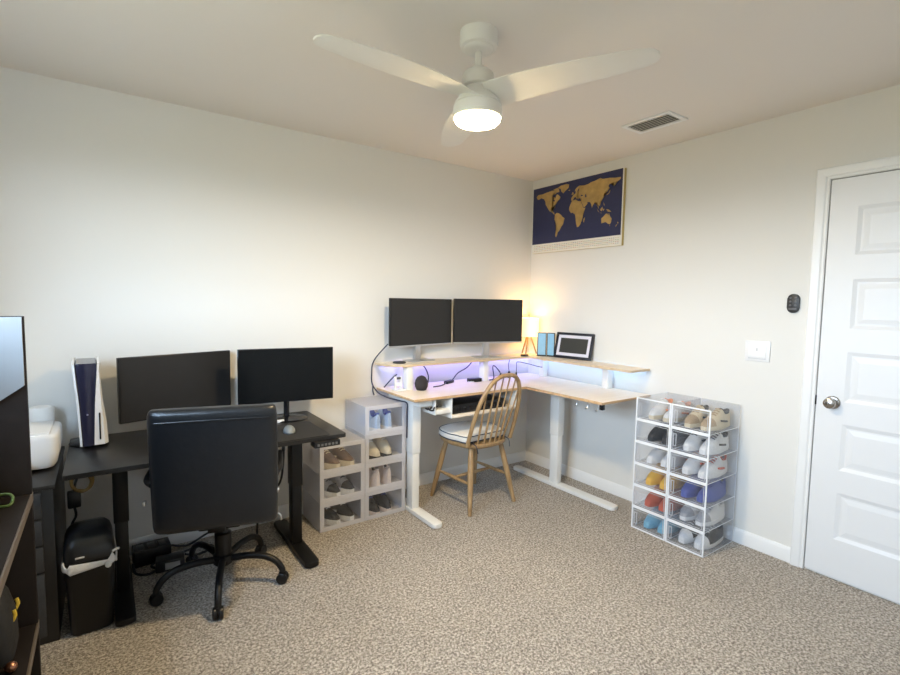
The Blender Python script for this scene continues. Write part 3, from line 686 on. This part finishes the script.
cable('thin cable rising from the middle plug to the riser board', [(-.365, -.155, ZD + .056), (-.35, -.13, ZD + .10), (-.32, -.11, ZD + .14), (-.30, -.10, SZ - .024)], .0028, CABLEB)
cable('black cable hanging at the desk end and sagging under its edge', [(-1.435, -.08, 1.10), (-1.50, -.05, 1.02), (-1.518, -.012, .96), (-1.525, -.012, .90), (-1.522, -.012, .82), (-1.512, -.08, .768), (-1.50, -.20, .750), (-1.47, -.32, .746), (-1.437, -.352, .730), (-1.4355, -.352, .66), (-1.4355, -.350, .50)], .0042, CABLEB)
cable('short black cable end dangling at the desk corner above the boxes', [(-1.52, -.02, .80), (-1.535, -.05, .775), (-1.53, -.06, .745)], .005, CABLEB)

# black gear in the under-desk tray
ug = thing('docking_station', 'black device in the maple tray under the white desk', 'device', (-.92, -.37, ZD - .1365))
MB().box(-.255, .215, -.13, .10, 0, .062, .006).build('body', BLACKP, ug)
m = MB()
for i in range(9): m.box(-.22 + i * .045, -.19 + i * .045, -.1315, -.129, .018, .042)
m.build('grille', GLOSSB, ug, smooth=0)
for i, (y, dz) in enumerate(((-.50, .0), (-.47, .006))):
    cable(['tangled dark cord clipped under the white desk front edge', 'second dark cord loop clipped behind the one under the white desk edge'][i],
          [(-1.37, y, ZD - .070 - dz), (-1.355, y - .005, ZD - .085), (-1.335, y - .01, ZD - .088 + dz), (-1.335, y - .015, ZD - .075), (-1.30, y - .01, ZD - .062)], .005)

# ------------------------------------------------------------------ shoe boxes and shoes
def shoe_mesh(parent, up, sole, lining, lace, toe=None, L=.262, Wd=.088, Ht=.114, sole_h=.026, accent=None):
    """sneaker pointing to -y; local origin under its middle"""
    N = 15; k = MB(); rs_ = []
    def halfw(s):   # s 0 heel .. 1 toe
        return Wd / 2 * (.62 + .20 * math.sin(s * 3.0) + .22 * math.exp(-((s - .72) / .22) ** 2)) * (math.sin(math.pi * min(1, max(0, .5 + (s - .5) * .985))) ** .28)
    def topz(s):
        pr_ = [(0, .80), (.06, .84), (.16, .70), (.26, .72), (.36, .98), (.42, 1.0), (.55, .80), (.70, .62), (.84, .52), (.93, .44), (1, .26)]
        for (a, va), (b2, vb) in zip(pr_, pr_[1:]):
            if a <= s <= b2: return Ht * (va + (vb - va) * (s - a) / (b2 - a))
        return Ht * .2
    S = [0.012, .04, .09, .15, .21, .28, .35, .42, .50, .58, .66, .74, .82, .89, .95, .988]
    def y(s): return L / 2 - s * L
    # sole
    out = [(halfw(s) * 1.06, y(s)) for s in S]; poly_ = out + [(-a, b2) for a, b2 in out[::-1]]
    k.loft([[(x * f_, yy, z) for x, yy in poly_] for f_, z in ((.95, .001), (1, .006), (1.02, sole_h * .7), (.99, sole_h))])
    so = k.build('sole', sole, parent, smooth=50)
    # upper
    k = MB(); n = 14
    for s in S:
        hw = halfw(s); tz = max(topz(s), sole_h + .006); ring = []
        for i in range(n):
            a = math.pi * i / (n - 1); ca, sa = math.cos(a), max(0., math.sin(a))
            ring.append((hw * math.copysign(abs(ca) ** .7, ca) * (1 - .18 * sa), y(s), sole_h - .002 + (tz - sole_h) * sa ** .75))
        rs_.append(ring)
    k.loft(rs_, cap=True, closed=True)
    k.build('upper', up, parent, smooth=60)
    if toe:
        k = MB(); rr = [r for s, r in zip(S, rs_) if s > .70]
        k.loft([[(x * 1.03, yy - .003, sole_h + (z - sole_h) * 1.04 + .0005) for x, yy, z in r] for r in rr]); k.build('toe_cap', toe, parent, smooth=60)
    # ankle opening: padded ring and dark lining
    k = MB(); pts = []
    for i in range(21):
        a = 2 * math.pi * i / 20; s = .20 + .145 * math.cos(a); pts.append((halfw(.2) * .60 * math.sin(a), y(s), topz(s) + .001))
    k.tube(pts, .0055, 8); k.build('collar', accent or up, parent)
    k = MB(); k.faces([(p[0], p[1], p[2] + .002) for p in pts[:-1]] + [(0, y(.2), topz(.2) - .004)], [(i, (i + 1) % 20, 20) for i in range(20)]); k.build('lining', lining, parent)
    k = MB()
    for s in (.44, .50, .56, .62):
        k.tube([(-.017, y(s), topz(s) - .004), (0, y(s) - .002, topz(s) + .003), (.017, y(s), topz(s) - .004)], .0032, 6, 3)
    k.build('laces', lace, parent)
    if accent:
        k = MB()
        for sx in (-1, 1):
            pp = [(sx * halfw(s) * f_, y(s), z_) for s, z_, f_ in ((.30, .040, 1.03), (.45, .046, 1.03), (.58, .052, .98))]
            k.tube(pp, .0062, 6, 4)
        k.build('side_stripe', accent, parent)
SC = {}
def sm(name, c): return mat('shoe_' + name, c, .65, noise=(70, .12), bump=(220, .15))
SH_WHITE = sm('white', (.78, .77, .75)); SH_BLACK = sm('black', (.02, .02, .022)); SH_GREY = sm('grey', (.38, .38, .39)); SH_CREAM = sm('cream', (.70, .60, .42))
SH_TAN = sm('tan', (.45, .33, .20)); SH_YEL = sm('yellow', (.86, .48, .05)); SH_RED = sm('red', (.58, .10, .05)); SH_SKY = sm('sky', (.22, .52, .68)); SH_BLUE = sm('blue', (.06, .09, .34))
SH_BROWN = sm('brown', (.16, .10, .065)); SH_PALE = sm('pale_blue', (.42, .52, .66)); SH_ORANGE = sm('orange', (.80, .28, .12)); SH_LIN = sm('lining', (.10, .10, .10)); SH_PINK = sm('blush', (.72, .62, .56))

def shoe(label, loc, rotz, group, **kw):
    t_ = thing('sneaker', label, 'shoe', loc, rotz, group); shoe_mesh(t_, **kw); return t_

def box_parts(root, W, D, Hh, shell, fram, door_m, fw, bead=None, bead_all=True):
    e = .002
    m = MB()
    m.faces([(-W / 2, -D / 2, e), (W / 2, -D / 2, e), (W / 2, D / 2, e), (-W / 2, D / 2, e), (-W / 2, -D / 2, Hh - e), (W / 2, -D / 2, Hh - e), (W / 2, D / 2, Hh - e), (-W / 2, D / 2, Hh - e)],
            [(0, 1, 2, 3), (4, 5, 6, 7), (0, 3, 7, 4), (1, 2, 6, 5), (3, 2, 6, 7)])
    m.build('shell', shell, root, smooth=0)
    m = MB()
    for a in ((-W / 2, W / 2, 0, fw), (-W / 2, W / 2, Hh - fw, Hh)): m.box(a[0], a[1], -D / 2 - .003, -D / 2 + .004, a[2], a[3], .001)
    for a in ((-W / 2, -W / 2 + fw), (W / 2 - fw, W / 2)): m.box(a[0], a[1], -D / 2 - .003, -D / 2 + .004, fw, Hh - fw, .001)
    for sx in (-1, 1):
        m.box(sx * W / 2 - .0015 if sx > 0 else -W / 2, W / 2 if sx > 0 else -W / 2 + .0015, D / 2 - .004, D / 2, 0, Hh)
        m.box(sx * W / 2 - .0015 if sx > 0 else -W / 2, W / 2 if sx > 0 else -W / 2 + .0015, -D / 2, D / 2, 0, .003)
    m.build('front_frame', fram, root, smooth=0)
    dm = MB(); a0, a1, c0, c1 = -W / 2 + fw, W / 2 - fw, fw, Hh - fw
    dm.box(a0, a1, -D / 2 - .001, -D / 2 + .0005, c0, c1)
    dr = dm.build('door', door_m, root, smooth=0)
    if bead:
        h_ = MB()
        h_.box(a0 + .012, a0 + .0155, -D / 2 - .004, -D / 2 - .001, c0 + .028, c1 - .028); h_.box(a0 + .027, a0 + .0305, -D / 2 - .004, -D / 2 - .001, c0 + .028, c1 - .028)
        h_.box(a0 + .012, a0 + .0305, -D / 2 - .004, -D / 2 - .001, c0 + .024, c0 + .028); h_.box(a0 + .012, a0 + .0305, -D / 2 - .004, -D / 2 - .001, c1 - .028, c1 - .024)
        h_.build('handle', bead, dr, smooth=0)
        b2 = MB()
        for q in ((a0 + .006, a1 - .006, c0 + .008, c0 + .0105), (a0 + .006, a1 - .006, c1 - .0105, c1 - .008), (a0 + .006, a0 + .0085, c0 + .0105, c1 - .0105), (a1 - .0085, a1 - .006, c0 + .0105, c1 - .0105)):
            b2.box(q[0], q[1], -D / 2 - .003, -D / 2 - .001, q[2], q[3])
        b2.build('door_bead', bead, dr, smooth=0)
BEAD = plastic_sheet('door_bead_plastic', (.86, .88, .92), .35, .08)
BW, BD, BH = .2275, .335, .1385
RX = -.192
colA = [('pale blue', dict(up=SH_SKY, sole=SH_SKY, lining=SH_BLUE, lace=SH_SKY)), ('red', dict(up=SH_RED, sole=SH_RED, lining=SH_LIN, lace=SH_RED)),
        ('yellow', dict(up=SH_YEL, sole=SH_YEL, lining=SH_LIN, lace=SH_YEL)), ('cream and tan', dict(up=SH_WHITE, sole=SH_WHITE, lining=SH_TAN, lace=SH_TAN)),
        ('black', dict(up=SH_BLACK, sole=SH_BLACK, lining=SH_LIN, lace=SH_GREY)), ('white and orange', dict(up=SH_WHITE, sole=SH_CREAM, lining=SH_ORANGE, lace=SH_WHITE, accent=SH_ORANGE))]
colB = [('black with white toe', dict(toe=SH_WHITE, up=SH_BLACK, sole=SH_WHITE, lining=SH_LIN, lace=SH_WHITE)), ('white and grey', dict(toe=SH_GREY, up=SH_WHITE, sole=SH_WHITE, lining=SH_GREY, lace=SH_GREY)),
        ('navy blue', dict(up=SH_BLUE, sole=SH_BLUE, lining=SH_LIN, lace=SH_BLUE)), ('white and red', dict(up=SH_WHITE, sole=SH_WHITE, lining=SH_LIN, lace=SH_RED, accent=SH_RED)),
        ('white and black', dict(up=SH_WHITE, sole=SH_WHITE, lining=SH_BLACK, lace=SH_BLACK, accent=SH_BLACK)), ('cream with black collar', dict(toe=SH_TAN, up=SH_CREAM, sole=SH_CREAM, lining=SH_BLACK, lace=SH_TAN, accent=SH_BLACK))]
LEV = ['bottom', 'second from the floor', 'third from the floor', 'fourth from the floor', 'second from the top', 'topmost']
proto = None
for ci, (yc, rows, side) in enumerate(((-1.435, colA, 'corner-side'), (-1.6645, colB, 'door-side'))):
    for ri, (cn, kw) in enumerate(rows):
        z = ri * BH + .0005
        lab = f'clear shoe box, {LEV[ri]} in the {side} stack, holding {cn} sneakers'
        if proto is None:
            proto = thing('clear_shoe_box', lab, 'shoe box', (RX, yc, z), R(-90), 'clear shoe boxes beside the door')
            box_parts(proto, BW - .001, BD, BH - .0008, CLEAR, WFRAME, CLEARD, .008, BEAD)
        else: copy_tree(proto, (RX, yc, z), R(-90), lab)
        for si in (0, 1):
            dy = (.052, -.051)[si]
            nm = f'{cn} sneaker in the {side} clear boxes, {("the one nearer the corner", "the one nearer the door")[si]}'
            shoe(nm, (RX + .012 + .008 * si, yc + dy, z + .004), R(-90) + R((4, -3)[si]), 'sneakers in the clear boxes', **kw)
# frosted stacks beside the white desk
FWd, FD = .292, .305
stackL = [('black and white', dict(sole_h=.038, up=SH_BLACK, sole=SH_WHITE, lining=SH_LIN, lace=SH_WHITE, accent=SH_WHITE)),
          ('grey and black', dict(toe=SH_BLACK, sole_h=.038, up=SH_GREY, sole=SH_WHITE, lining=SH_BLACK, lace=SH_BLACK, accent=SH_BLACK)),
          ('brown and cream striped', dict(sole_h=.038, up=SH_BROWN, sole=SH_CREAM, lining=SH_LIN, lace=SH_CREAM, accent=SH_CREAM))]
stackR = [('pale-soled black', dict(up=SH_BLACK, sole=SH_PINK, lining=SH_LIN, lace=SH_BLUE)), ('blush white', dict(up=SH_PINK, sole=SH_PINK, lining=SH_BLACK, lace=SH_BLUE)),
          ('dark-soled cream', dict(up=SH_CREAM, sole=SH_BLACK, lining=SH_GREY, lace=SH_WHITE)), ('pale blue and grey', dict(up=SH_PALE, sole=SH_WHITE, lining=SH_BLUE, lace=SH_WHITE, accent=SH_BLUE))]
proto = None
for (xc, rows, hh, side, levs) in ((-1.875, stackL, .1775, 'shorter', ['bottom', 'middle', 'top']), (-1.580, stackR, .184, 'taller', ['bottom', 'second from the floor', 'second from the top', 'top'])):
    proto = None
    for ri, (cn, kw) in enumerate(rows):
        z = ri * hh + .0005
        lab = f'frosted shoe box, {levs[ri]} of the {side} stack, holding {cn} sneakers'
        if proto is None:
            proto = thing('frosted_shoe_box', lab, 'shoe box', (xc, -.178, z), 0, 'frosted shoe boxes beside the white desk')
            box_parts(proto, FWd, FD, hh - .0008, FROST, FROSTF, FROSTD, .026)
        else: copy_tree(proto, (xc, -.178, z), 0, lab)
        for si in (0, 1):
            hi = 1.42 if side == 'taller' and ri in (1, 2, 3) else 1.25
            nm = f'{cn} sneaker in the {side} frosted stack, {("nearer the black desk", "nearer the white desk")[si]}'
            shoe(nm, (xc + ((-.058, .048) if side == 'taller' else (-.062, .040))[si], -.188 + (.0, .008)[si], z + .004), R((20, 16)[si]) * (side == 'shorter') + R((6, -4)[si]) * (side == 'taller') + (R(180) if side == 'taller' and ri in (1, 3) else 0), 'sneakers in the frosted boxes', Ht=.100 * hi, **kw)

# ------------------------------------------------------------------ left foreground: cabinet, printer, bin, bookcase
cabt = thing('drawer_cabinet', 'charcoal drawer cabinet beside the black desk, under the printer', 'cabinet', (-3.417, -.36, 0))
MB().box(-.20, .188, -.275, .325, 0, .635, .003).build('body', BLACKW, cabt)
MB().box(-.203, .195, -.285, .33, .635, .652, .003).build('top_board', BLACKW, cabt)
for (z0, z1) in ((.525, .625), (.415, .515), (.305, .405), (.035, .295)):
    dr = MB().box(-.185, .150, -.288, -.270, z0, z1, .003).build('drawer', DARKDR, cabt)
    MB().box(-.06, .02, -.296, -.287, z1 - .018, z1 - .010, .002).build('drawer_pull', BLACKM, dr)
pr_ = thing('printer', 'white inkjet printer on the charcoal drawer cabinet', 'printer', (-3.412, -.30, .6525))
m = MB(); rings = []
for z, s_ in ((.012, .90), (.03, .96), (.08, 1), (.138, 1), (.150, .985), (.156, .95)):
    rings.append([(x * s_, y * s_, z) for x, y in rrect(.385, .30, .035)])
m.loft(rings).build('body', WHITEP, pr_, smooth=40)
MB().box(-.165, .165, -.125, .135, .154, .164, .006).build('scanner_lid', WHITEP, pr_)
MB().box(-.13, .10, -.225, -.135, .010, .050, .010).build('paper_tray', WHITEP, pr_)
MB().lathe([(.008, 0), (.008, .004)], 16, T(.09, -.1495, .085, rx=R(90))).build('power_button', mat('button_light', (.6, .62, .64), .4), pr_)
m = MB()
for x in (-.13, .13):
    for y in (-.09, .09): m.lathe([(.016, 0), (.016, .014)], 14, T(x, y, 0))
m.build('foot', BLACKP, pr_)
tag(MB().lathe([(.048, 0), (.050, .004), (.050, .205), (.043, .216), (.025, .221)], 32, T(-3.30, -.085, .6525)).build('paper_roll', mat('paper_white', (.84, .83, .80), .8)), 'white upright canister standing behind the printer', 'canister')

bn = thing('trash_bin', 'black swing-lid trash bin with a white liner beside the cabinet', 'trash bin', (-3.123, -.572, 0), R(2))
m = MB(); rings = []
for z, w_, dd in ((.002, .068, .078), (.01, .073, .084), (.30, .086, .108), (.325, .087, .110)):
    rings.append([(x * w_ / .08, y * dd / .08, z) for x, y in rrect(.16, .16, .028)])
m.loft(rings).build('body', BLACKP, bn, smooth=40)
m = MB(); rings = []
for z, s_, yo in ((.322, 1.0, 0), (.345, 1.01, 0), (.380, .97, .004), (.405, .88, .012), (.420, .72, .018), (.426, .4, .02)):
    rings.append([(x * s_, y * s_ * 1.26 + yo, z) for x, y in rrect(.172, .172, .034)])
m.loft(rings).build('lid', mat('bin_lid_black', (.016, .017, .019), .3), bn, smooth=50)
LINER = mat('white_liner', (.80, .80, .80), .55, bump=(60, .5))
m = MB(); rings = []
P0 = rrect(.178, .178, .032)
for q, (dz, s_) in enumerate(((-.012, 1.0), (-.008, 1.045), (.016, 1.055), (.022, 1.02))):
    rings.append([(x * s_, y * s_ * 1.25, .300 + dz * (1 + .5 * math.sin(i * 1.7)) + .006 * math.sin(i * .9)) for i, (x, y) in enumerate(P0)])
m.loft(rings, cap=False); m.build('liner', LINER, bn, smooth=60)
m = MB(); m.ball((.060, -.118, .292), .012, .008, .013); m.tube([(.075, -.12, .345), (.09, -.115, .35), (.098, -.112, .347)], .005, 8, 3); m.build('liner_knot', LINER, bn)
m = MB().box(-.048, -.018, -.1155, -.112, .343, .350, .001, M=T(0, -.0, 0)); m.build('badge', mat('badge_silver', (.6, .6, .62), .4), bn)

bc = thing('bookcase', 'dark espresso open bookcase at the near end of the black desk', 'bookcase', (-3.250, -1.045, 0))
D_, L_, TZ = .30, 1.05, 1.335
MB().box(-D_, 0, -.022, 0, 0, TZ, .0015).build('side_panel', BROWNW, bc)
MB().box(-D_, 0, -L_, -L_ + .022, 0, TZ - .02, .0015).build('side_panel', BROWNW, bc)
MB().box(-D_ - .008, -D_, -L_, 0, 0, TZ, .001).build('back_panel', BROWNW, bc)
for z in (.30, .735):
    s_ = MB().box(-D_, -.004, -L_ + .022, -.022, z - .0, z + .028, .001).build('shelf', BROWNW, bc)
    MB().box(-.004, .001, -L_ + .022, -.0005, z, z + .028, .0008).build('edge_strip', EDGEB, s_)
MB().box(-D_, -.006, -L_ + .022, -.022, .0, .07, .001).build('plinth', BROWNW, bc)
gp = MB()  # reflected light on the end panel, built in as a pale grey board
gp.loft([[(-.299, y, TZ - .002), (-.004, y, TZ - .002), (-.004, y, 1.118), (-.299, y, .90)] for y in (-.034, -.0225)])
g_ = gp.build('reflected_light_panel', mat('reflected_light_grey', (.28, .29, .295), .6, noise=(8, .04)), bc, smooth=0); g_['label'] = 'reflected light on the end panel, modelled as a slanted grey board'
gr = tag(MB().tube([(-3.37, -1.12, .769), (-3.33, -1.12, .790), (-3.300, -1.125, .793), (-3.288, -1.135, .782), (-3.294, -1.16, .7685), (-3.33, -1.15, .7685), (-3.35, -1.135, .770)], .0042, 10, 8).build('coiled_cord', mat('green_cord', (.10, .17, .05), .5, noise=(20, .3))), 'green and yellow cord coiled on the dark bookcase shelf', 'cord')
yb = tag(MB().ball((-3.325, -1.215, .779), .015).build('yellow_ball', mat('ball_yellow', (.35, .31, .04), .5)), 'small yellow ball on the bookcase shelf beside the green cord', 'ball')
bg = thing('black_pouch', 'black pouch with yellow tags on the bottom shelf of the bookcase', 'pouch', (-3.345, -1.20, .3285))
m = MB(); rings = []
for z, s_ in ((0, .9), (.03, 1), (.12, .95), (.19, .7), (.23, .35), (.245, .15)): rings.append([(x * s_, y * s_, z) for x, y in rrect(.12, .16, .05)])
m.loft(rings).build('body', mat('pouch_black', (.015, .015, .016), .7, bump=(80, .4)), bg, smooth=60)
for (y, z) in ((.03, .13), (-.03, .125)): MB().tube([(.052, y, z - .015), (.060, y + .006, z), (.056, y + .012, z + .015)], .005, 6, 3).build('yellow_tag', mat('tag_yellow', (.6, .42, .04), .5), bg)
tag(MB().ball((-3.29, -1.30, .3435), .015).build('copper_knob', mat('copper', (.50, .24, .15), .3, metal=.9)), 'small copper ball on the bottom shelf of the dark bookcase', 'ball')

# ------------------------------------------------------------------ cables and power under the black desk
ea = thing('power_strip', 'black power strip on the carpet by the wall under the black desk', 'power strip', (-2.872, -.13, 0), R(3))
MB().box(-.085, .085, -.055, .055, .002, .085, .006).build('body', BLACKP, ea)
m = MB()
for i in range(3): m.box(-.07 + i * .05, -.035 + i * .05, -.04, .03, .083, .0875, .002)
m.build('outlet', GLOSSB, ea)
pw = thing('power_supply', 'black power supply with a pale label behind the office chair base', 'power supply', (-2.80, -.272, 0), R(-6))
MB().box(-.065, .065, -.04, .04, .002, .062, .006).build('body', BLACKP, pw)
MB().box(-.022, .045, -.0415, -.0395, .014, .048).build('label_sticker', mat('sticker_grey', (.32, .31, .29), .6), pw, smooth=0)
cable('black floor cable from the power strip to the desk foot', [(-2.778, -.12, .05), (-2.70, -.10, .02), (-2.60, -.09, .055), (-2.50, -.08, .085), (-2.38, -.09, .11), (-2.30, -.12, .16), (-2.27, -.15, .25)], .006)
cable('black cable looped on the carpet behind the trash bin', [(-2.96, -.19, .03), (-2.95, -.25, .006), (-2.90, -.29, .006), (-2.86, -.26, .006), (-2.88, -.21, .006), (-2.84, -.19, .02)], .006)
cable('black cable snaking around the power supply behind the chair base', [(-2.725, -.22, .03), (-2.68, -.21, .007), (-2.62, -.20, .007), (-2.58, -.16, .007), (-2.62, -.12, .007), (-2.69, -.13, .007), (-2.74, -.15, .007)], .006)
cable('black cable hanging beside the black desk leg behind the chair', [(-2.24, -.33, .64), (-2.235, -.34, .55), (-2.24, -.34, .45), (-2.255, -.33, .36), (-2.30, -.31, .30), (-2.35, -.29, .25), (-2.37, -.28, .10), (-2.36, -.27, .01)], .006)
cable('short looped cable just under the black desktop edge behind the chair', [(-2.285, -.37, .64), (-2.285, -.375, .56), (-2.268, -.38, .52), (-2.248, -.38, .56), (-2.25, -.37, .64)], .009)
ad = thing('wall_charger', 'black charger dangling under the black desk above the bin', 'charger', (-3.175, -.415, .465), R(5))
MB().box(-.024, .024, -.018, .018, 0, .075, .006).build('body', BLACKP, ad)
MB().tube([(0, 0, .075), (.01, 0, .12), (.03, .01, .17), (.03, .02, .214)], .005, 8, 5).build('cord', CABLE, ad)
MB().tube([(0, 0, 0), (.004, 0, -.04), (-.012, 0, -.08), (.006, .0, -.12)], .005, 8, 5).build('lead', CABLE, ad)
cable('yellow-brown cord loop hanging under the black desktop above the bin', [(-3.15, -.475, .668), (-3.12, -.475, .64), (-3.105, -.475, .60), (-3.115, -.475, .565), (-3.145, -.475, .55), (-3.175, -.475, .575), (-3.178, -.475, .61), (-3.15, -.478, .635), (-3.12, -.478, .62), (-3.11, -.478, .585), (-3.13, -.48, .555), (-3.16, -.48, .56)], .0065, mat('ochre_cord', (.22, .13, .03), .6))

# ------------------------------------------------------------------ light
def area(name, loc, rot, sx, sy, power, col):
    l = bpy.data.lights.new(name, 'AREA'); l.shape = 'RECTANGLE'; l.size = sx; l.size_y = sy; l.energy = power; l.color = col
    o = bpy.data.objects.new(name, l); COL.objects.link(o); o.location = loc; o.rotation_euler = rot; return o
# daylight from the sky just outside the window
wl = area('window_daylight', (XL - .16, (WY0 + WY1) / 2, (WZ0 + WZ1) / 2), (0, R(-90), 0), WZ1 - WZ0, WY1 - WY0, 10, (1, 1, 1))
wl.data.cycles.is_portal = True
pl = bpy.data.lights.new('table_lamp_bulb', 'POINT'); pl.energy = 2.0; pl.color = (1, .56, .18); pl.shadow_soft_size = .026
po = bpy.data.objects.new('table_lamp_bulb', pl); COL.objects.link(po); po.location = (-.12, -.118, SZ + .262); 

fl = bpy.data.lights.new('fan_lamp', 'AREA'); fl.shape = 'DISK'; fl.size = .15; fl.energy = 17; fl.color = (1, .77, .45)
fo = bpy.data.objects.new('fan_lamp', fl); COL.objects.link(fo); fo.location = (*FC, 2.090)
wd = bpy.data.worlds.new('World'); scene.world = wd; wd.use_nodes = True
nt = wd.node_tree; bg_ = nt.nodes['Background']
tc = nt.nodes.new('ShaderNodeTexCoord'); sx_ = nt.nodes.new('ShaderNodeSeparateXYZ'); rp = nt.nodes.new('ShaderNodeValToRGB')
nt.links.new(tc.outputs['Generated'], sx_.inputs[0])
mr = nt.nodes.new('ShaderNodeMapRange'); mr.inputs['From Min'].default_value = -1; mr.inputs['From Max'].default_value = 1
nt.links.new(sx_.outputs['Z'], mr.inputs['Value']); nt.links.new(mr.outputs['Result'], rp.inputs['Fac'])
e = rp.color_ramp.elements
e[0].position = 0; e[0].color = (.10, .10, .07, 1)
e[1].position = 1; e[1].color = (.50, .72, 1, 1)
k = e.new(.47); k.color = (.12, .125, .085, 1)
k = e.new(.52); k.color = (.70, .85, 1, 1)
k = e.new(.68); k.color = (.58, .78, 1, 1)
nt.links.new(rp.outputs['Color'], bg_.inputs['Color']); bg_.inputs['Strength'].default_value = 26

# ------------------------------------------------------------------ camera
yaw, pitch, roll = .617636319, -.0740349112, .0160603096
dv = Vector((math.sin(yaw) * math.cos(pitch), math.cos(yaw) * math.cos(pitch), math.sin(pitch)))
rv = Vector((math.cos(yaw), -math.sin(yaw), 0)); uv = rv.cross(dv)
r2 = rv * math.cos(roll) + uv * math.sin(roll); u2 = -rv * math.sin(roll) + uv * math.cos(roll)
cam = bpy.data.cameras.new('camera'); cam.sensor_width = 36; cam.lens = 488.535624 / 900 * 36; cam.clip_start = .02
co = bpy.data.objects.new('camera', cam); COL.objects.link(co)
M4 = Matrix((r2, u2, -dv)).transposed().to_4x4(); M4.translation = Vector((-3.04518656, -3.09007051, 1.4032415))
co.matrix_world = M4
scene.camera = co
scene.view_settings.view_transform = 'Standard'; scene.view_settings.look = 'None'; scene.view_settings.gamma = 1
scene.view_settings.use_curve_mapping = False
scene.view_settings.exposure = 0.5
scene.cycles.transparent_max_bounces = 40
scene.cycles.diffuse_bounces = 5
scene.cycles.max_bounces = 14
